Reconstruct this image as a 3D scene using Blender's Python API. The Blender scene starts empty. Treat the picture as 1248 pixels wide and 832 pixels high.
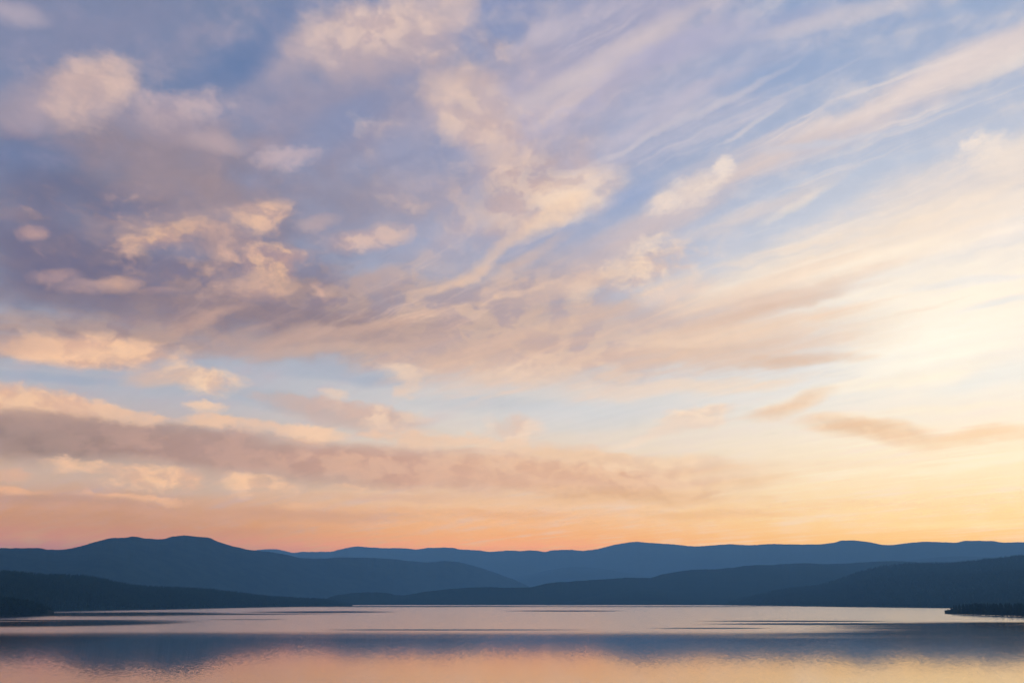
import bpy, math, random
import numpy as np
from mathutils import Vector

random.seed(7)
rng = np.random.default_rng(11)
S = bpy.context.scene
C = S.collection
R = math.radians

# ------------------------------------------------------------------ camera
W_, H_, F_ = 1248.0, 832.0, 980.0          # photograph's frame, focal length in its pixels
HORIZON = 730.0
CAM_H = 30.0                               # metres above the lake
PITCH = math.atan((HORIZON - H_ / 2) / F_)

cam_data = bpy.data.cameras.new("camera")
cam = bpy.data.objects.new("camera", cam_data)
C.objects.link(cam)
cam_data.sensor_width = 36.0
cam_data.lens = 36.0 * F_ / W_
cam_data.clip_start = 1.0
cam_data.clip_end = 90000.0
cam.location = (0, 0, CAM_H)
cam.rotation_euler = (math.pi / 2 + PITCH, 0, 0)
S.camera = cam

CP, SP = math.cos(PITCH), math.sin(PITCH)


def direction(x, y):
    """Unit direction in the world of a place in the photograph."""
    u, v = (x - W_ / 2) / F_, (H_ / 2 - y) / F_
    d = Vector((u, CP - v * SP, SP + v * CP))
    return d.normalized()


def az_el(x, y):
    d = direction(x, y)
    return math.atan2(d.x, d.y), math.asin(d.z)


def on_water(x, y):
    d = direction(x, y)
    t = -CAM_H / d.z
    return d.x * t, d.y * t


def lin(h):
    h = h.lstrip('#')
    out = []
    for i in (0, 2, 4):
        c = int(h[i:i + 2], 16) / 255.0
        out.append(c / 12.92 if c <= 0.04045 else ((c + 0.055) / 1.055) ** 2.4)
    return tuple(out)


# ------------------------------------------------------------------ node helper
class Nodes:
    def __init__(self, tree):
        self.t = tree
        self.t.nodes.clear()

    def new(self, kind, **props):
        n = self.t.nodes.new(kind)
        for k, v in props.items():
            setattr(n, k, v)
        return n

    def put(self, sock, v):
        if v is None:
            return
        if isinstance(v, bpy.types.NodeSocket):
            self.t.links.new(v, sock)
        else:
            if sock.type == 'RGBA' and len(v) == 3:
                v = (*v, 1.0)
            sock.default_value = v

    def math(self, op, a, b=None, c=None, clamp=False):
        n = self.new('ShaderNodeMath', operation=op, use_clamp=clamp)
        self.put(n.inputs[0], a)
        self.put(n.inputs[1], b)
        self.put(n.inputs[2], c)
        return n.outputs[0]

    def vmath(self, op, a, b=None, scale=None):
        n = self.new('ShaderNodeVectorMath', operation=op)
        self.put(n.inputs[0], a)
        self.put(n.inputs[1], b)
        if scale is not None:
            self.put(n.inputs['Scale'], scale)
        return n.outputs['Value'] if op in ('DOT_PRODUCT', 'LENGTH') else n.outputs['Vector']

    def combine(self, x, y, z=0.0):
        n = self.new('ShaderNodeCombineXYZ')
        for i, v in enumerate((x, y, z)):
            self.put(n.inputs[i], v)
        return n.outputs[0]

    def separate(self, v):
        n = self.new('ShaderNodeSeparateXYZ')
        self.put(n.inputs[0], v)
        return n.outputs

    def noise(self, vec, scale=1.0, detail=4.0, rough=0.5, distort=0.0, color=False):
        n = self.new('ShaderNodeTexNoise')
        n.noise_dimensions = '3D'
        self.put(n.inputs['Vector'], vec)
        n.inputs['Scale'].default_value = scale
        n.inputs['Detail'].default_value = detail
        n.inputs['Roughness'].default_value = rough
        n.inputs['Distortion'].default_value = distort
        return n.outputs['Color'] if color else n.outputs['Fac']

    def remap(self, v, a, b, c=0.0, d=1.0, smooth=True):
        n = self.new('ShaderNodeMapRange')
        n.interpolation_type = 'SMOOTHSTEP' if smooth else 'LINEAR'
        n.clamp = True
        self.put(n.inputs['Value'], v)
        for k, val in zip(('From Min', 'From Max', 'To Min', 'To Max'), (a, b, c, d)):
            self.put(n.inputs[k], val)
        return n.outputs['Result']

    def mapping(self, v, loc=(0, 0, 0), rot=0.0, scale=(1, 1, 1), kind='TEXTURE'):
        n = self.new('ShaderNodeMapping', vector_type=kind)
        self.put(n.inputs['Vector'], v)
        n.inputs['Location'].default_value = loc
        n.inputs['Rotation'].default_value = (0, 0, rot)
        n.inputs['Scale'].default_value = scale
        return n.outputs[0]

    def mix(self, fac, a, b, blend='MIX'):
        n = self.new('ShaderNodeMix', data_type='RGBA', blend_type=blend)
        n.clamp_factor = True
        self.put(n.inputs[0], fac)
        self.put(n.inputs[6], a)
        self.put(n.inputs[7], b)
        return n.outputs[2]

    def ramp(self, fac, stops):
        n = self.new('ShaderNodeValToRGB')
        self.put(n.inputs[0], fac)
        e = n.color_ramp.elements
        while len(e) > 1:
            e.remove(e[-1])
        for i, (p, c) in enumerate(stops):
            el = e[0] if i == 0 else e.new(p)
            el.position = p
            el.color = (*c, 1.0)
        return n.outputs[0]


# ------------------------------------------------------------------ world: dusk sky with clouds
SUN_AZ, SUN_EL = R(40.0), R(12.0)
DENS, HAZE_TOP = 5.4e-5, 1230.0            # evening air over the lake
AIR = (0.085, 0.20, 0.39)                  # its own colour in great depth

world = bpy.data.worlds.new("World")
S.world = world
world.use_nodes = True
N = Nodes(world.node_tree)
tc = N.new('ShaderNodeTexCoord').outputs['Generated']
dx, dy, dz = N.separate(tc)
UNIT = 10.0                                   # sky map: azimuth and elevation in radians x 10
az = N.math('ARCTAN2', dx, dy)
el = N.math('ARCSINE', N.math('MAXIMUM', N.math('MINIMUM', dz, 1.0), -1.0))
P = N.combine(N.math('MULTIPLY', az, UNIT), N.math('MULTIPLY', el, UNIT))
el_fac = N.math('DIVIDE', el, R(45.0), clamp=True)


def stops(cols):
    ys = [730, 690, 665, 640, 600, 550, 500, 400, 300, 200, 100, 0]
    out = []
    for y, c in zip(ys, cols):
        e = PITCH + math.atan((416 - y) / F_)
        k = 1.0
        l = lin(c)
        out.append((max(0.0, e / R(45.0)), tuple(v * k for v in l)))
    return out


left = N.ramp(el_fac, stops(['#BC846E', '#C08972', '#C38E79', '#CA9882', '#CEAC9A', '#CAB3A8', '#B4B6C0', '#9CA5BA', '#8890AB', '#7F89A8', '#7886A7', '#7886A7']))
mid = N.ramp(el_fac, stops(['#F09A66', '#F3A271', '#F3A879', '#F3B88C', '#EDC8A8', '#E8D4C0', '#D8D3CF', '#BFC0CA', '#A5ABC4', '#929EBF', '#8A98BB', '#8A94B8']))
right = N.ramp(el_fac, stops(['#FCBC7C', '#FDC384', '#FDC98F', '#FDD6A0', '#FBE2BB', '#F8E8D0', '#ECE7DF', '#E2E1E2', '#C8CDD9', '#AEB9D0', '#98A9C9', '#90A3C6']))
t_lm = N.remap(az, R(-27), R(0))
t_mr = N.remap(az, R(0), R(27))
base = N.mix(t_mr, N.mix(t_lm, left, mid), right)
# the sky behind the viewer: dusky blue with a grey mauve belt
back = N.ramp(el_fac, [(0.0, lin('#A7A9BC')), (0.3, lin('#B8B8C9')), (0.8, lin('#9FB0D0')), (1.0, lin('#93A8D0'))])
cosback = N.math('MULTIPLY', dy, 1.0)
base = N.mix(N.remap(dy, 0.35, -0.5), base, back)
base = N.mix(N.remap(dz, 0.72, 0.95), base, lin('#8CA2CE'))

nish = N.new('ShaderNodeTexSky', sky_type='NISHITA')
nish.sun_disc = False
nish.sun_elevation = SUN_EL
nish.sun_rotation = SUN_AZ
nish.altitude = 200.0
nish.air_density = 1.2
nish.dust_density = 2.0
nish.ozone_density = 2.0

# shared cloud texture
warp1 = N.vmath('SUBTRACT', N.noise(N.mapping(P, scale=(1, 1.7, 1), kind='POINT'), 0.9, 5, 0.55, color=True), (0.5, 0.5, 0.5))
Psoft = N.vmath('ADD', P, N.vmath('MULTIPLY', warp1, (0.55, 0.32, 0)))
warp2 = N.vmath('SUBTRACT', N.noise(N.mapping(P, scale=(1, 1.6, 1), kind='POINT'), 5.0, 7, 0.70, color=True), (0.5, 0.5, 0.5))
Pcrisp = N.vmath('ADD', N.vmath('ADD', P, N.vmath('MULTIPLY', warp1, (0.36, 0.18, 0))), N.vmath('MULTIPLY', warp2, (0.30, 0.20, 0)))

puff = N.math('SUBTRACT', N.noise(N.mapping(Psoft, scale=(1, 1.55, 1), kind='POINT'), 2.6, 8, 0.56), 0.5)
puff_up = N.math('SUBTRACT', N.noise(N.mapping(N.vmath('ADD', Psoft, (0.10, 0.09, 0)), scale=(1, 1.55, 1), kind='POINT'), 2.3, 5, 0.58), 0.5)
relief = N.remap(N.math('SUBTRACT', puff, puff_up), -0.10, 0.10)

# cirrus: streaks on a level cloud sheet, all running towards one point of the horizon
den = N.math('ADD', N.math('MAXIMUM', dz, 0.0), 0.05)
q = N.combine(N.math('DIVIDE', dx, den), N.math('DIVIDE', dy, den))
A = R(-44)
qa = N.vmath('DOT_PRODUCT', q, (math.sin(A), math.cos(A), 0))
qb = N.vmath('DOT_PRODUCT', q, (math.cos(A), -math.sin(A), 0))
qv = N.combine(qa, N.math('MULTIPLY', qb, 5.0))
qw = N.vmath('ADD', qv, N.vmath('MULTIPLY', warp1, (0.5, 1.3, 0)))
streak = N.math('SUBTRACT', N.noise(qw, 1.1, 8, 0.60), 0.5)
bars = N.math('SUBTRACT', N.noise(N.mapping(Psoft, rot=0.04, scale=(0.75, 4.6, 1), kind='POINT'), 1.5, 7, 0.55), 0.5)
mild = N.math('SUBTRACT', N.noise(N.mapping(Psoft, scale=(1, 1.4, 1), kind='POINT'), 1.7, 4, 0.5), 0.5)
fibre = N.math('SUBTRACT', N.noise(N.vmath('MULTIPLY', N.vmath('ADD', qv, N.vmath('MULTIPLY', warp1, (0.4, 0.45, 0))), (0.75, 2.4, 1.0)), 1.3, 7, 0.68), 0.5)
upside = N.math('MULTIPLY', puff_up, -1.0)
FIELD = {'q': N.math('MULTIPLY_ADD', puff, 0.45, N.math('MULTIPLY', mild, 0.75)), 'm': mild, 'f': fibre, 'u': upside, 'p': puff, 's': streak, 'b': bars}

col = base
prev = None
n_clouds = 0
Psoft1 = N.vmath('ADD', Psoft, (0, 0, 1))
Pcrisp1 = N.vmath('ADD', Pcrisp, (0, 0, 1))
# faint veil over the whole sky, so that no blue is empty
col = N.mix(N.remap(N.math('ADD', streak, N.math('MULTIPLY', puff, 0.6)), -0.10, 0.35, 0.0, 0.55), col,
            N.mix(N.remap(az, R(-25), R(25)), lin('#B5A3AE'), lin('#E6D6CC')))


def cloud(x, y, hx, hy, ang, c, op=1.0, inner=0.15, f='p', k=1.6, shade=None, crisp=False, bias=0.0):
    """One cloud of the sky map: centre, half length, half width and tilt (degrees), colour, cover."""
    global col, prev, Psoft1, Pcrisp1, n_clouds
    a0, e0 = az_el(x, y)
    ca, sa = math.cos(R(ang)), math.sin(R(ang))
    a1, e1 = az_el(x + ca * 4, y - sa * 4)
    a2, e2 = az_el(x + sa * 4, y + ca * 4)
    v1 = Vector(((a1 - a0), (e1 - e0))) * UNIT / 4
    v2 = Vector(((a2 - a0), (e2 - e0))) * UNIT / 4
    # inverse of the cloud's axes: s along it, t across it, both 1 at its rim
    u1, u2 = v1 * hx, v2 * hy
    det = u1.x * u2.y - u1.y * u2.x
    sv = (u2.y / det, -u2.x / det)
    tv = (-u1.y / det, u1.x / det)
    p0 = (a0 * UNIT, e0 * UNIT)
    if prev is not None and n_clouds % 5 == 0:      # working through the clouds in batches keeps the shader's memory small
        step = N.combine(N.math('MULTIPLY', prev, 1e-7), 0.0)
        Psoft1 = N.vmath('ADD', Psoft1, step)
        Pcrisp1 = N.vmath('ADD', Pcrisp1, step)
    n_clouds += 1
    src = Pcrisp1 if crisp else Psoft1
    sn = N.vmath('DOT_PRODUCT', src, (*sv, -sv[0] * p0[0] - sv[1] * p0[1]))
    tn = N.vmath('DOT_PRODUCT', src, (*tv, -tv[0] * p0[0] - tv[1] * p0[1]))
    if crisp:                     # firm upper edge, trailing softly away below (t grows downwards)
        tn = N.math('MAXIMUM', N.math('MULTIPLY', tn, -1.0), N.math('MULTIPLY', tn, 0.55))
    r2 = N.math('MULTIPLY_ADD', tn, tn, N.math('MULTIPLY', sn, sn))
    if bias:
        r2 = N.math('ADD', r2, bias)
    r2 = N.math('MULTIPLY_ADD', FIELD[f], -2.0 * k * (1.1 if crisp else 0.6), r2)
    al = N.remap(r2, 1.0, inner - (0.35 if crisp else 0.45), 0.0, op)
    cc = lin(c)
    if shade:
        cc = N.mix(relief, lin(shade), cc)
    col = N.mix(al, col, cc)
    prev = al


#CLOUDS

# broad thin grey mauve decks first
cloud(80, 30, 300, 80, 0, '#8D8DA8', 0.7, 0.0, 'm', 1.0)
cloud(150, 250, 330, 130, -8, '#857C90', 0.95, 0.2, 'm', 1.0, '#777890')
cloud(200, 320, 380, 100, -8, '#887C8B', 0.95, 0.25, 'm', 1.0, '#7B7790')
cloud(390, 385, 450, 70, -5, '#A08888', 0.98, 0.25, 'p', 0.9, '#8C7B88')
cloud(60, 330, 190, 70, -6, '#6F6C87', 0.9, 0.2, 'm', 0.8)
cloud(450, 130, 240, 110, 10, '#9790A5', 0.85, 0.1, 'm', 1.0)
cloud(205, 190, 170, 75, -10, '#978892', 0.95, 0.2, 'm', 0.9)
cloud(420, 250, 190, 70, 10, '#948C9D', 0.85, 0.1, 'm', 1.0)
cloud(590, 370, 270, 90, 8, '#C6ABA1', 0.95, 0.2, 's', 1.4, '#B09DA2')
cloud(600, 190, 200, 140, 35, '#C4AEAD', 0.85, 0.1, 'm', 1.0, '#B3A4AE')
cloud(700, 90, 330, 95, 32, '#B6ADBF', 0.85, 0.1, 's', 1.2)
cloud(680, 420, 330, 66, 2, '#DABBA7', 0.95, 0.2, 's', 1.4, '#C6AAA4')
# blue holes
cloud(280, 82, 100, 36, 30, '#647CA6', 0.85, 0.1, 'm', 0.9)
cloud(340, 20, 70, 30, 60, '#6E80A8', 0.6, 0.0, 'm', 1.0)
cloud(15, 200, 110, 42, 0, '#6C7CA2', 0.85, 0.1, 'm', 0.8)
cloud(55, 228, 120, 34, -5, '#6B6F8C', 0.8, 0.0, 'm', 0.8)
cloud(530, 190, 90, 45, 0, '#8491B3', 0.75, 0.0, 'm', 1.2)
cloud(420, 150, 85, 30, 24, '#8290B4', 0.7, 0.0, 'm', 1.0)
cloud(210, 308, 70, 14, -4, '#7E86A4', 0.6, 0.0, 'p', 0.8)
# lit puffs, upper left
cloud(85, 118, 130, 50, 8, '#B7A1A6', 0.85, 0.1, 'm', 0.6)
cloud(112, 99, 84, 40, 12, '#D8BBB1', 1.0, 0.2, 'q', 0.6, '#CCB1AC', crisp=True)
cloud(22, 22, 55, 20, -8, '#B9ACB8', 0.9, 0.0, 'm', 0.8)
cloud(222, 125, 72, 24, 3, '#C9B2B4', 0.9, 0.0, 'p', 0.7, '#BEA9B0', crisp=True)
cloud(190, 150, 100, 30, -6, '#AE9CA6', 0.7, 0.0, 'm', 0.8)
cloud(348, 188, 48, 14, 5, '#C6B1B6', 0.9, 0.0, 'p', 0.7, crisp=True)
cloud(268, 172, 56, 20, -8, '#BCA7AC', 0.8, 0.0, 'm', 0.8)
cloud(250, 235, 130, 34, -14, '#A08D93', 0.85, 0.0, 'm', 1.0)
cloud(235, 275, 150, 36, 4, '#B69D9C', 0.8, 0.0, 'p', 1.2)
cloud(205, 290, 80, 20, 12, '#EABC9B', 0.9, 0.0, 'p', 1.6, '#D3A897')
cloud(275, 296, 60, 26, -10, '#CDA798', 0.8, 0.0, 'p', 1.2)
cloud(322, 264, 56, 26, 0, '#EABFA2', 0.9, 0.0, 'p', 1.5, '#CDA99D')
cloud(40, 286, 26, 12, 5, '#D3A99E', 0.7, 0.0, 'p', 2.0)
cloud(335, 325, 60, 28, 6, '#E9BD9C', 0.9, 0.0, 'p', 1.8, '#C7A096')
cloud(325, 352, 48, 22, 12, '#E8BA99', 0.9, 0.0, 'p', 1.4, '#CBA292')
cloud(300, 345, 70, 30, -20, '#BD9F9A', 0.6, 0.0, 'p', 1.2)
cloud(148, 349, 34, 15, -5, '#E3B59B', 0.85, 0.0, 'p', 1.2)
cloud(62, 335, 46, 14, 5, '#C6A29C', 0.75, 0.0, 'p', 1.4)
cloud(105, 350, 50, 14, -4, '#B69A9B', 0.7, 0.0, 'p', 1.2)
cloud(190, 358, 30, 9, 8, '#C29F99', 0.6, 0.0, 'p', 1.2)
cloud(450, 294, 70, 20, 10, '#DFBEAF', 0.9, 0.0, 'p', 1.5, '#C6A9A7')
cloud(390, 275, 40, 12, 10, '#C0A8A8', 0.7, 0.0, 'p', 1.2)
cloud(235, 395, 110, 16, 16, '#C7A599', 0.75, 0.0, 'p', 1.4)
cloud(380, 400, 90, 12, 14, '#C7A496', 0.7, 0.0, 'p', 1.4)
cloud(460, 345, 60, 20, 10, '#BDA4A0', 0.7, 0.0, 'p', 1.4)
# great lit mass in the middle
cloud(455, 55, 150, 70, 10, '#BFABAF', 0.9, 0.1, 'm', 0.8)
cloud(470, 32, 135, 52, 14, '#E2C6B9', 0.98, 0.1, 'p', 0.9, '#CFB5B1')
cloud(545, 10, 60, 30, 20, '#D9C0B9', 0.8, 0.0, 'm', 1.0)
cloud(575, 125, 85, 62, -30, '#E0C4B5', 0.95, 0.1, 'm', 0.9, '#D0B6B0')
cloud(545, 105, 60, 26, 10, '#D6BCB3', 0.7, 0.0, 'p', 1.0)
cloud(610, 185, 70, 50, -35, '#D8BDB2', 0.9, 0.0, 'm', 1.0, '#C9AFAC')
cloud(655, 235, 130, 56, 28, '#E4C7B5', 0.95, 0.1, 'm', 0.9, '#D2B4AB')
cloud(700, 242, 76, 42, 25, '#F7DBC2', 0.95, 0.0, 'q', 1.2, '#ECCFBB')
cloud(672, 268, 60, 20, 35, '#F4D3B6', 0.85, 0.0, 'p', 0.8)
cloud(610, 305, 90, 13, 38, '#EFCBAE', 0.85, 0.0, 's', 0.9)
cloud(550, 345, 75, 9, 24, '#E9C5AB', 0.8, 0.0, 's', 0.9)
cloud(640, 320, 90, 12, 30, '#DDBDAA', 0.7, 0.0, 's', 1.0)
cloud(500, 390, 90, 10, 10, '#C9AA9E', 0.6, 0.0, 's', 1.2)
# cirrus, top middle and right
cloud(690, 35, 120, 20, 26, '#CBBFC8', 0.7, 0.0, 's', 1.2)
cloud(745, 75, 190, 22, 29, '#D6C6C6', 0.9, 0.05, 's', 1.1)
cloud(690, 130, 70, 14, 36, '#D8C5C2', 0.7, 0.0, 's', 1.2)
cloud(790, 150, 150, 16, 28, '#CBC0CA', 0.85, 0.0, 's', 1.2)
cloud(840, 115, 130, 12, 20, '#BDB7C8', 0.7, 0.0, 's', 1.2)
cloud(895, 150, 80, 9, 24, '#C6C2CF', 0.8, 0.0, 's', 1.2)
cloud(870, 50, 190, 24, 14, '#ABAAC5', 0.6, 0.0, 's', 1.2)
cloud(1020, 22, 170, 16, 14, '#CEC6CC', 0.85, 0.0, 's', 1.1)
cloud(960, 88, 110, 24, 14, '#95A8C9', 0.8, 0.0, 's', 0.8)
cloud(1210, 60, 150, 22, 20, '#D3C9CC', 0.85, 0.05, 's', 1.2)
cloud(1210, 85, 110, 18, 22, '#E9DAD0', 0.9, 0.05, 's', 1.2)
cloud(1010, 160, 330, 32, 22, '#D3C6C8', 0.9, 0.1, 's', 1.1)
cloud(1090, 118, 240, 16, 22, '#E4D4CE', 0.9, 0.05, 's', 1.1)
cloud(920, 200, 170, 12, 24, '#D9C7C2', 0.8, 0.0, 's', 1.0)
cloud(820, 258, 130, 26, 25, '#CFBEBE', 0.9, 0.0, 's', 1.0)
cloud(745, 305, 120, 34, 22, '#CBBABB', 0.8, 0.0, 's', 1.2)
cloud(1040, 212, 150, 16, 12, '#BAC4D6', 0.75, 0.0, 's', 1.0)
cloud(1000, 175, 110, 7, 10, '#C6CBD9', 0.6, 0.0, 's', 1.0)
cloud(835, 228, 76, 17, 22, '#F1DECF', 0.95, 0.05, 's', 0.9, '#E8D5CA', crisp=True)
cloud(800, 243, 26, 9, 15, '#EED9CB', 0.9, 0.0, 'p', 0.8, crisp=True)
cloud(880, 202, 15, 12, 50, '#F2E0D2', 0.9, 0.0, 'p', 0.8, crisp=True)
cloud(940, 250, 150, 16, 22, '#E0D0C9', 0.75, 0.0, 's', 1.2)
cloud(970, 250, 70, 10, 28, '#F3E2D2', 0.8, 0.0, 's', 1.1)
cloud(830, 130, 270, 66, 28, '#BCB8CA', 0.6, 0.0, 's', 1.6)
cloud(850, 165, 300, 100, 28, '#D2C8CE', 0.65, 0.0, 'f', 3.6, bias=0.75)
cloud(1080, 150, 260, 80, 22, '#E3D6D1', 0.6, 0.0, 'f', 3.6, bias=0.75)
cloud(950, 92, 110, 26, 16, '#90A5C8', 0.85, 0.0, 's', 0.9)
cloud(765, 238, 50, 20, 40, '#8DA3CB', 0.7, 0.0, 's', 0.8)
cloud(1185, 12, 90, 14, 12, '#94A9CA', 0.75, 0.0, 's', 0.8)
cloud(880, 125, 120, 7, 26, '#D3CAD0', 0.7, 0.0, 's', 0.9)
cloud(905, 158, 60, 5, 34, '#DCD1D2', 0.75, 0.0, 's', 0.9)
cloud(780, 170, 120, 6, 28, '#D6CACE', 0.7, 0.0, 's', 0.9)
# bright veil on the right
cloud(1200, 230, 300, 60, 18, '#EDDCCF', 0.9, 0.1, 's', 1.2)
cloud(1180, 285, 330, 60, 12, '#FBECDD', 0.95, 0.1, 's', 1.1)
cloud(1200, 172, 40, 18, 25, '#F6E5D6', 0.95, 0.0, 'p', 0.8, crisp=True)
cloud(1240, 190, 70, 30, 15, '#F3E2D3', 0.85, 0.0, 'm', 0.8)
cloud(1010, 315, 330, 46, 15, '#F4DFC9', 0.9, 0.05, 's', 1.3)
cloud(1100, 360, 330, 80, 6, '#FDEFDB', 0.95, 0.1, 's', 1.1)
cloud(770, 325, 110, 22, 16, '#F0D4BC', 0.9, 0.0, 'p', 1.0, '#DDBFB0', crisp=True)
cloud(790, 292, 44, 10, 18, '#F1DAC6', 0.8, 0.0, 'p', 0.9, crisp=True)
cloud(700, 352, 110, 16, 14, '#DEBFAD', 0.75, 0.0, 's', 1.2)
cloud(830, 355, 66, 22, 20, '#ECCFBB', 0.85, 0.0, 'p', 1.0)
cloud(800, 385, 190, 26, 8, '#CDB6AF', 0.75, 0.0, 's', 1.3)
cloud(690, 395, 130, 14, 14, '#DFBDA6', 0.75, 0.0, 's', 1.2)
cloud(930, 345, 170, 16, 18, '#F1D6BF', 0.8, 0.0, 's', 1.2)
cloud(930, 375, 150, 16, 14, '#E0C1AD', 0.85, 0.0, 's', 1.1)
cloud(890, 400, 200, 14, 8, '#EFCFB4', 0.8, 0.0, 's', 1.2)
cloud(850, 428, 250, 20, 4, '#E2C3AF', 0.9, 0.05, 's', 1.2)
cloud(970, 438, 120, 13, 2, '#DDBCA6', 0.85, 0.0, 's', 1.0)
cloud(900, 465, 150, 12, 3, '#F3DAC1', 0.8, 0.0, 's', 1.1)
cloud(660, 445, 170, 22, 8, '#E3C2AC', 0.85, 0.0, 's', 1.2, '#D6B5A6')
cloud(1150, 420, 205, 95, 10, '#FEF2DE', 0.95, 0.0, 's', 1.2)
cloud(1120, 420, 130, 58, 10, '#FFF9E9', 0.85, -0.3, 's', 0.9)
cloud(1215, 462, 120, 16, 12, '#E4E5E1', 0.85, 0.0, 's', 0.8)
cloud(1180, 345, 110, 8, 8, '#E4E3E3', 0.7, 0.0, 's', 1.2)
cloud(1215, 370, 80, 6, 10, '#DDE1E3', 0.7, 0.0, 's', 1.2)
cloud(1060, 470, 200, 12, 10, '#FDEFD8', 0.85, 0.0, 's', 1.0)
# lit mottling and shaded folds inside the decks
cloud(210, 310, 280, 110, -4, '#DDB4A1', 0.8, 0.0, 'q', 5.0, bias=0.95)
cloud(250, 200, 260, 100, -8, '#B29CA2', 0.5, 0.0, 'q', 4.0, bias=0.9)
cloud(110, 90, 160, 70, 8, '#CDB3B1', 0.5, 0.0, 'q', 4.0, bias=0.9)
cloud(390, 390, 360, 70, -2, '#D6AF9D', 0.6, 0.0, 's', 5.0, bias=0.95)
cloud(300, 388, 360, 30, -4, '#8D7C85', 0.85, 0.0, 'b', 1.2)
cloud(450, 395, 130, 9, 10, '#D9B29D', 0.7, 0.0, 's', 1.2)
cloud(235, 398, 90, 10, 18, '#D2AA98', 0.7, 0.0, 's', 1.2)
cloud(330, 370, 330, 70, -4, '#8D7F8E', 0.6, 0.0, 'u', 4.0, bias=1.0)
cloud(560, 150, 190, 170, 30, '#E6CABB', 0.6, 0.0, 'q', 4.0, bias=0.9)
cloud(560, 360, 260, 80, 18, '#EBC9B1', 0.75, 0.0, 's', 5.0, bias=0.95)
cloud(720, 400, 280, 80, 10, '#F1D1B8', 0.9, 0.0, 's', 4.5, bias=0.95)
cloud(740, 400, 280, 66, 10, '#BDA6A6', 0.6, 0.0, 'f', 4.5, bias=1.0)
cloud(740, 90, 270, 120, 30, '#E3D0CB', 0.7, 0.0, 'f', 3.6, bias=1.0)
cloud(760, 60, 270, 100, 30, '#A5A6C6', 0.6, 0.0, 's', 5.0, bias=1.0)
cloud(1020, 170, 320, 100, 22, '#EDDCD1', 0.7, 0.0, 'f', 3.6, bias=0.95)
cloud(980, 330, 350, 120, 14, '#FBE4CC', 0.75, 0.0, 's', 4.5, bias=1.0)
cloud(1000, 320, 350, 120, 14, '#FDEFDD', 0.6, 0.0, 'f', 4.0, bias=0.95)
cloud(900, 310, 240, 60, 16, '#C3BEC6', 0.6, 0.0, 's', 5.0, bias=1.0)
cloud(930, 410, 280, 66, 8, '#D9B9A5', 0.75, 0.0, 's', 5.0, bias=0.9)
cloud(930, 418, 200, 46, 6, '#E2C3AC', 0.8, 0.1, 's', 1.4)
cloud(900, 380, 210, 26, 14, '#DFC2B0', 0.7, 0.0, 's', 1.4)
cloud(960, 392, 130, 10, 12, '#F0D3BA', 0.7, 0.0, 's', 1.0)
cloud(890, 412, 190, 9, 6, '#EFD1B8', 0.7, 0.0, 's', 1.0)
cloud(950, 375, 160, 10, 14, '#DDBCA6', 0.7, 0.0, 's', 1.0)
cloud(960, 440, 130, 12, 2, '#DCBAA2', 0.8, 0.0, 's', 1.0)
cloud(1000, 350, 170, 9, 16, '#E9CFBC', 0.6, 0.0, 's', 1.0)
cloud(1180, 350, 180, 60, 10, '#DDE0E4', 0.55, 0.0, 'f', 5.0, bias=1.05)
cloud(600, 470, 200, 40, 6, '#EFD2BB', 0.8, 0.0, 's', 5.0, bias=0.95)
cloud(1130, 560, 280, 60, 5, '#FFF0D6', 0.8, 0.0, 'f', 5.0, bias=0.95)
cloud(90, 410, 270, 38, -3, '#B3978F', 0.95, 0.2, 'b', 0.9, '#A48A8A')
cloud(390, 415, 230, 24, 3, '#BDA097', 0.85, 0.1, 's', 1.2)
cloud(560, 425, 190, 22, 6, '#CDADA0', 0.7, 0.0, 's', 1.4)
cloud(560, 330, 300, 110, 24, '#EFD3BE', 0.5, 0.0, 'f', 3.6, bias=0.95)
cloud(330, 330, 300, 90, 10, '#C9ABA3', 0.45, 0.0, 'f', 3.6, bias=0.95)
# lit row, left
cloud(110, 425, 125, 25, -3, '#F4C6A4', 1.0, 0.5, 'p', 1.0, '#DDB29C')
cloud(130, 428, 60, 14, -3, '#F4C9A7', 0.8, 0.0, 'p', 0.6)
cloud(20, 418, 90, 16, 0, '#D6AF9B', 0.85, 0.0, 'p', 0.8)
# blue gap below it
cloud(60, 456, 150, 9, -3, '#A0ABBF', 0.9, 0.05, 'b', 0.7)
cloud(430, 455, 140, 17, -4, '#A9B1C1', 0.9, 0.1, 'b', 0.8)
cloud(330, 487, 130, 16, -6, '#AEB4C0', 0.9, 0.1, 'b', 0.8)
cloud(590, 492, 130, 14, -4, '#C3C5CA', 0.8, 0.0, 'b', 1.0)
cloud(720, 505, 170, 22, 4, '#D2D3D5', 0.85, 0.0, 'b', 0.9)
# wedge and wisps
cloud(205, 455, 60, 18, 6, '#D9B7A3', 0.9, 0.0, 'p', 0.9)
cloud(248, 457, 66, 17, -12, '#F0CDB0', 1.0, 0.15, 'p', 0.7, '#E0BCA6', crisp=True)
cloud(420, 424, 160, 11, 4, '#CDAE9F', 0.8, 0.0, 's', 1.0)
cloud(600, 430, 120, 12, 8, '#D6B5A3', 0.7, 0.0, 's', 1.0)
cloud(640, 462, 170, 22, 4, '#E9CCB6', 0.8, 0.0, 's', 1.3)
cloud(780, 474, 190, 14, 4, '#EED5C0', 0.65, 0.0, 's', 1.3)
cloud(560, 448, 110, 14, 10, '#DDBBA6', 0.75, 0.0, 's', 1.3)
cloud(490, 450, 46, 9, -8, '#EBCDB6', 0.9, 0.0, 'p', 0.9, crisp=True)
cloud(497, 470, 26, 12, 45, '#E9CBB5', 0.85, 0.0, 'p', 0.9, crisp=True)
cloud(410, 477, 24, 6, -3, '#E6CBB8', 0.9, 0.0, 'p', 0.7, crisp=True)
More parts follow.
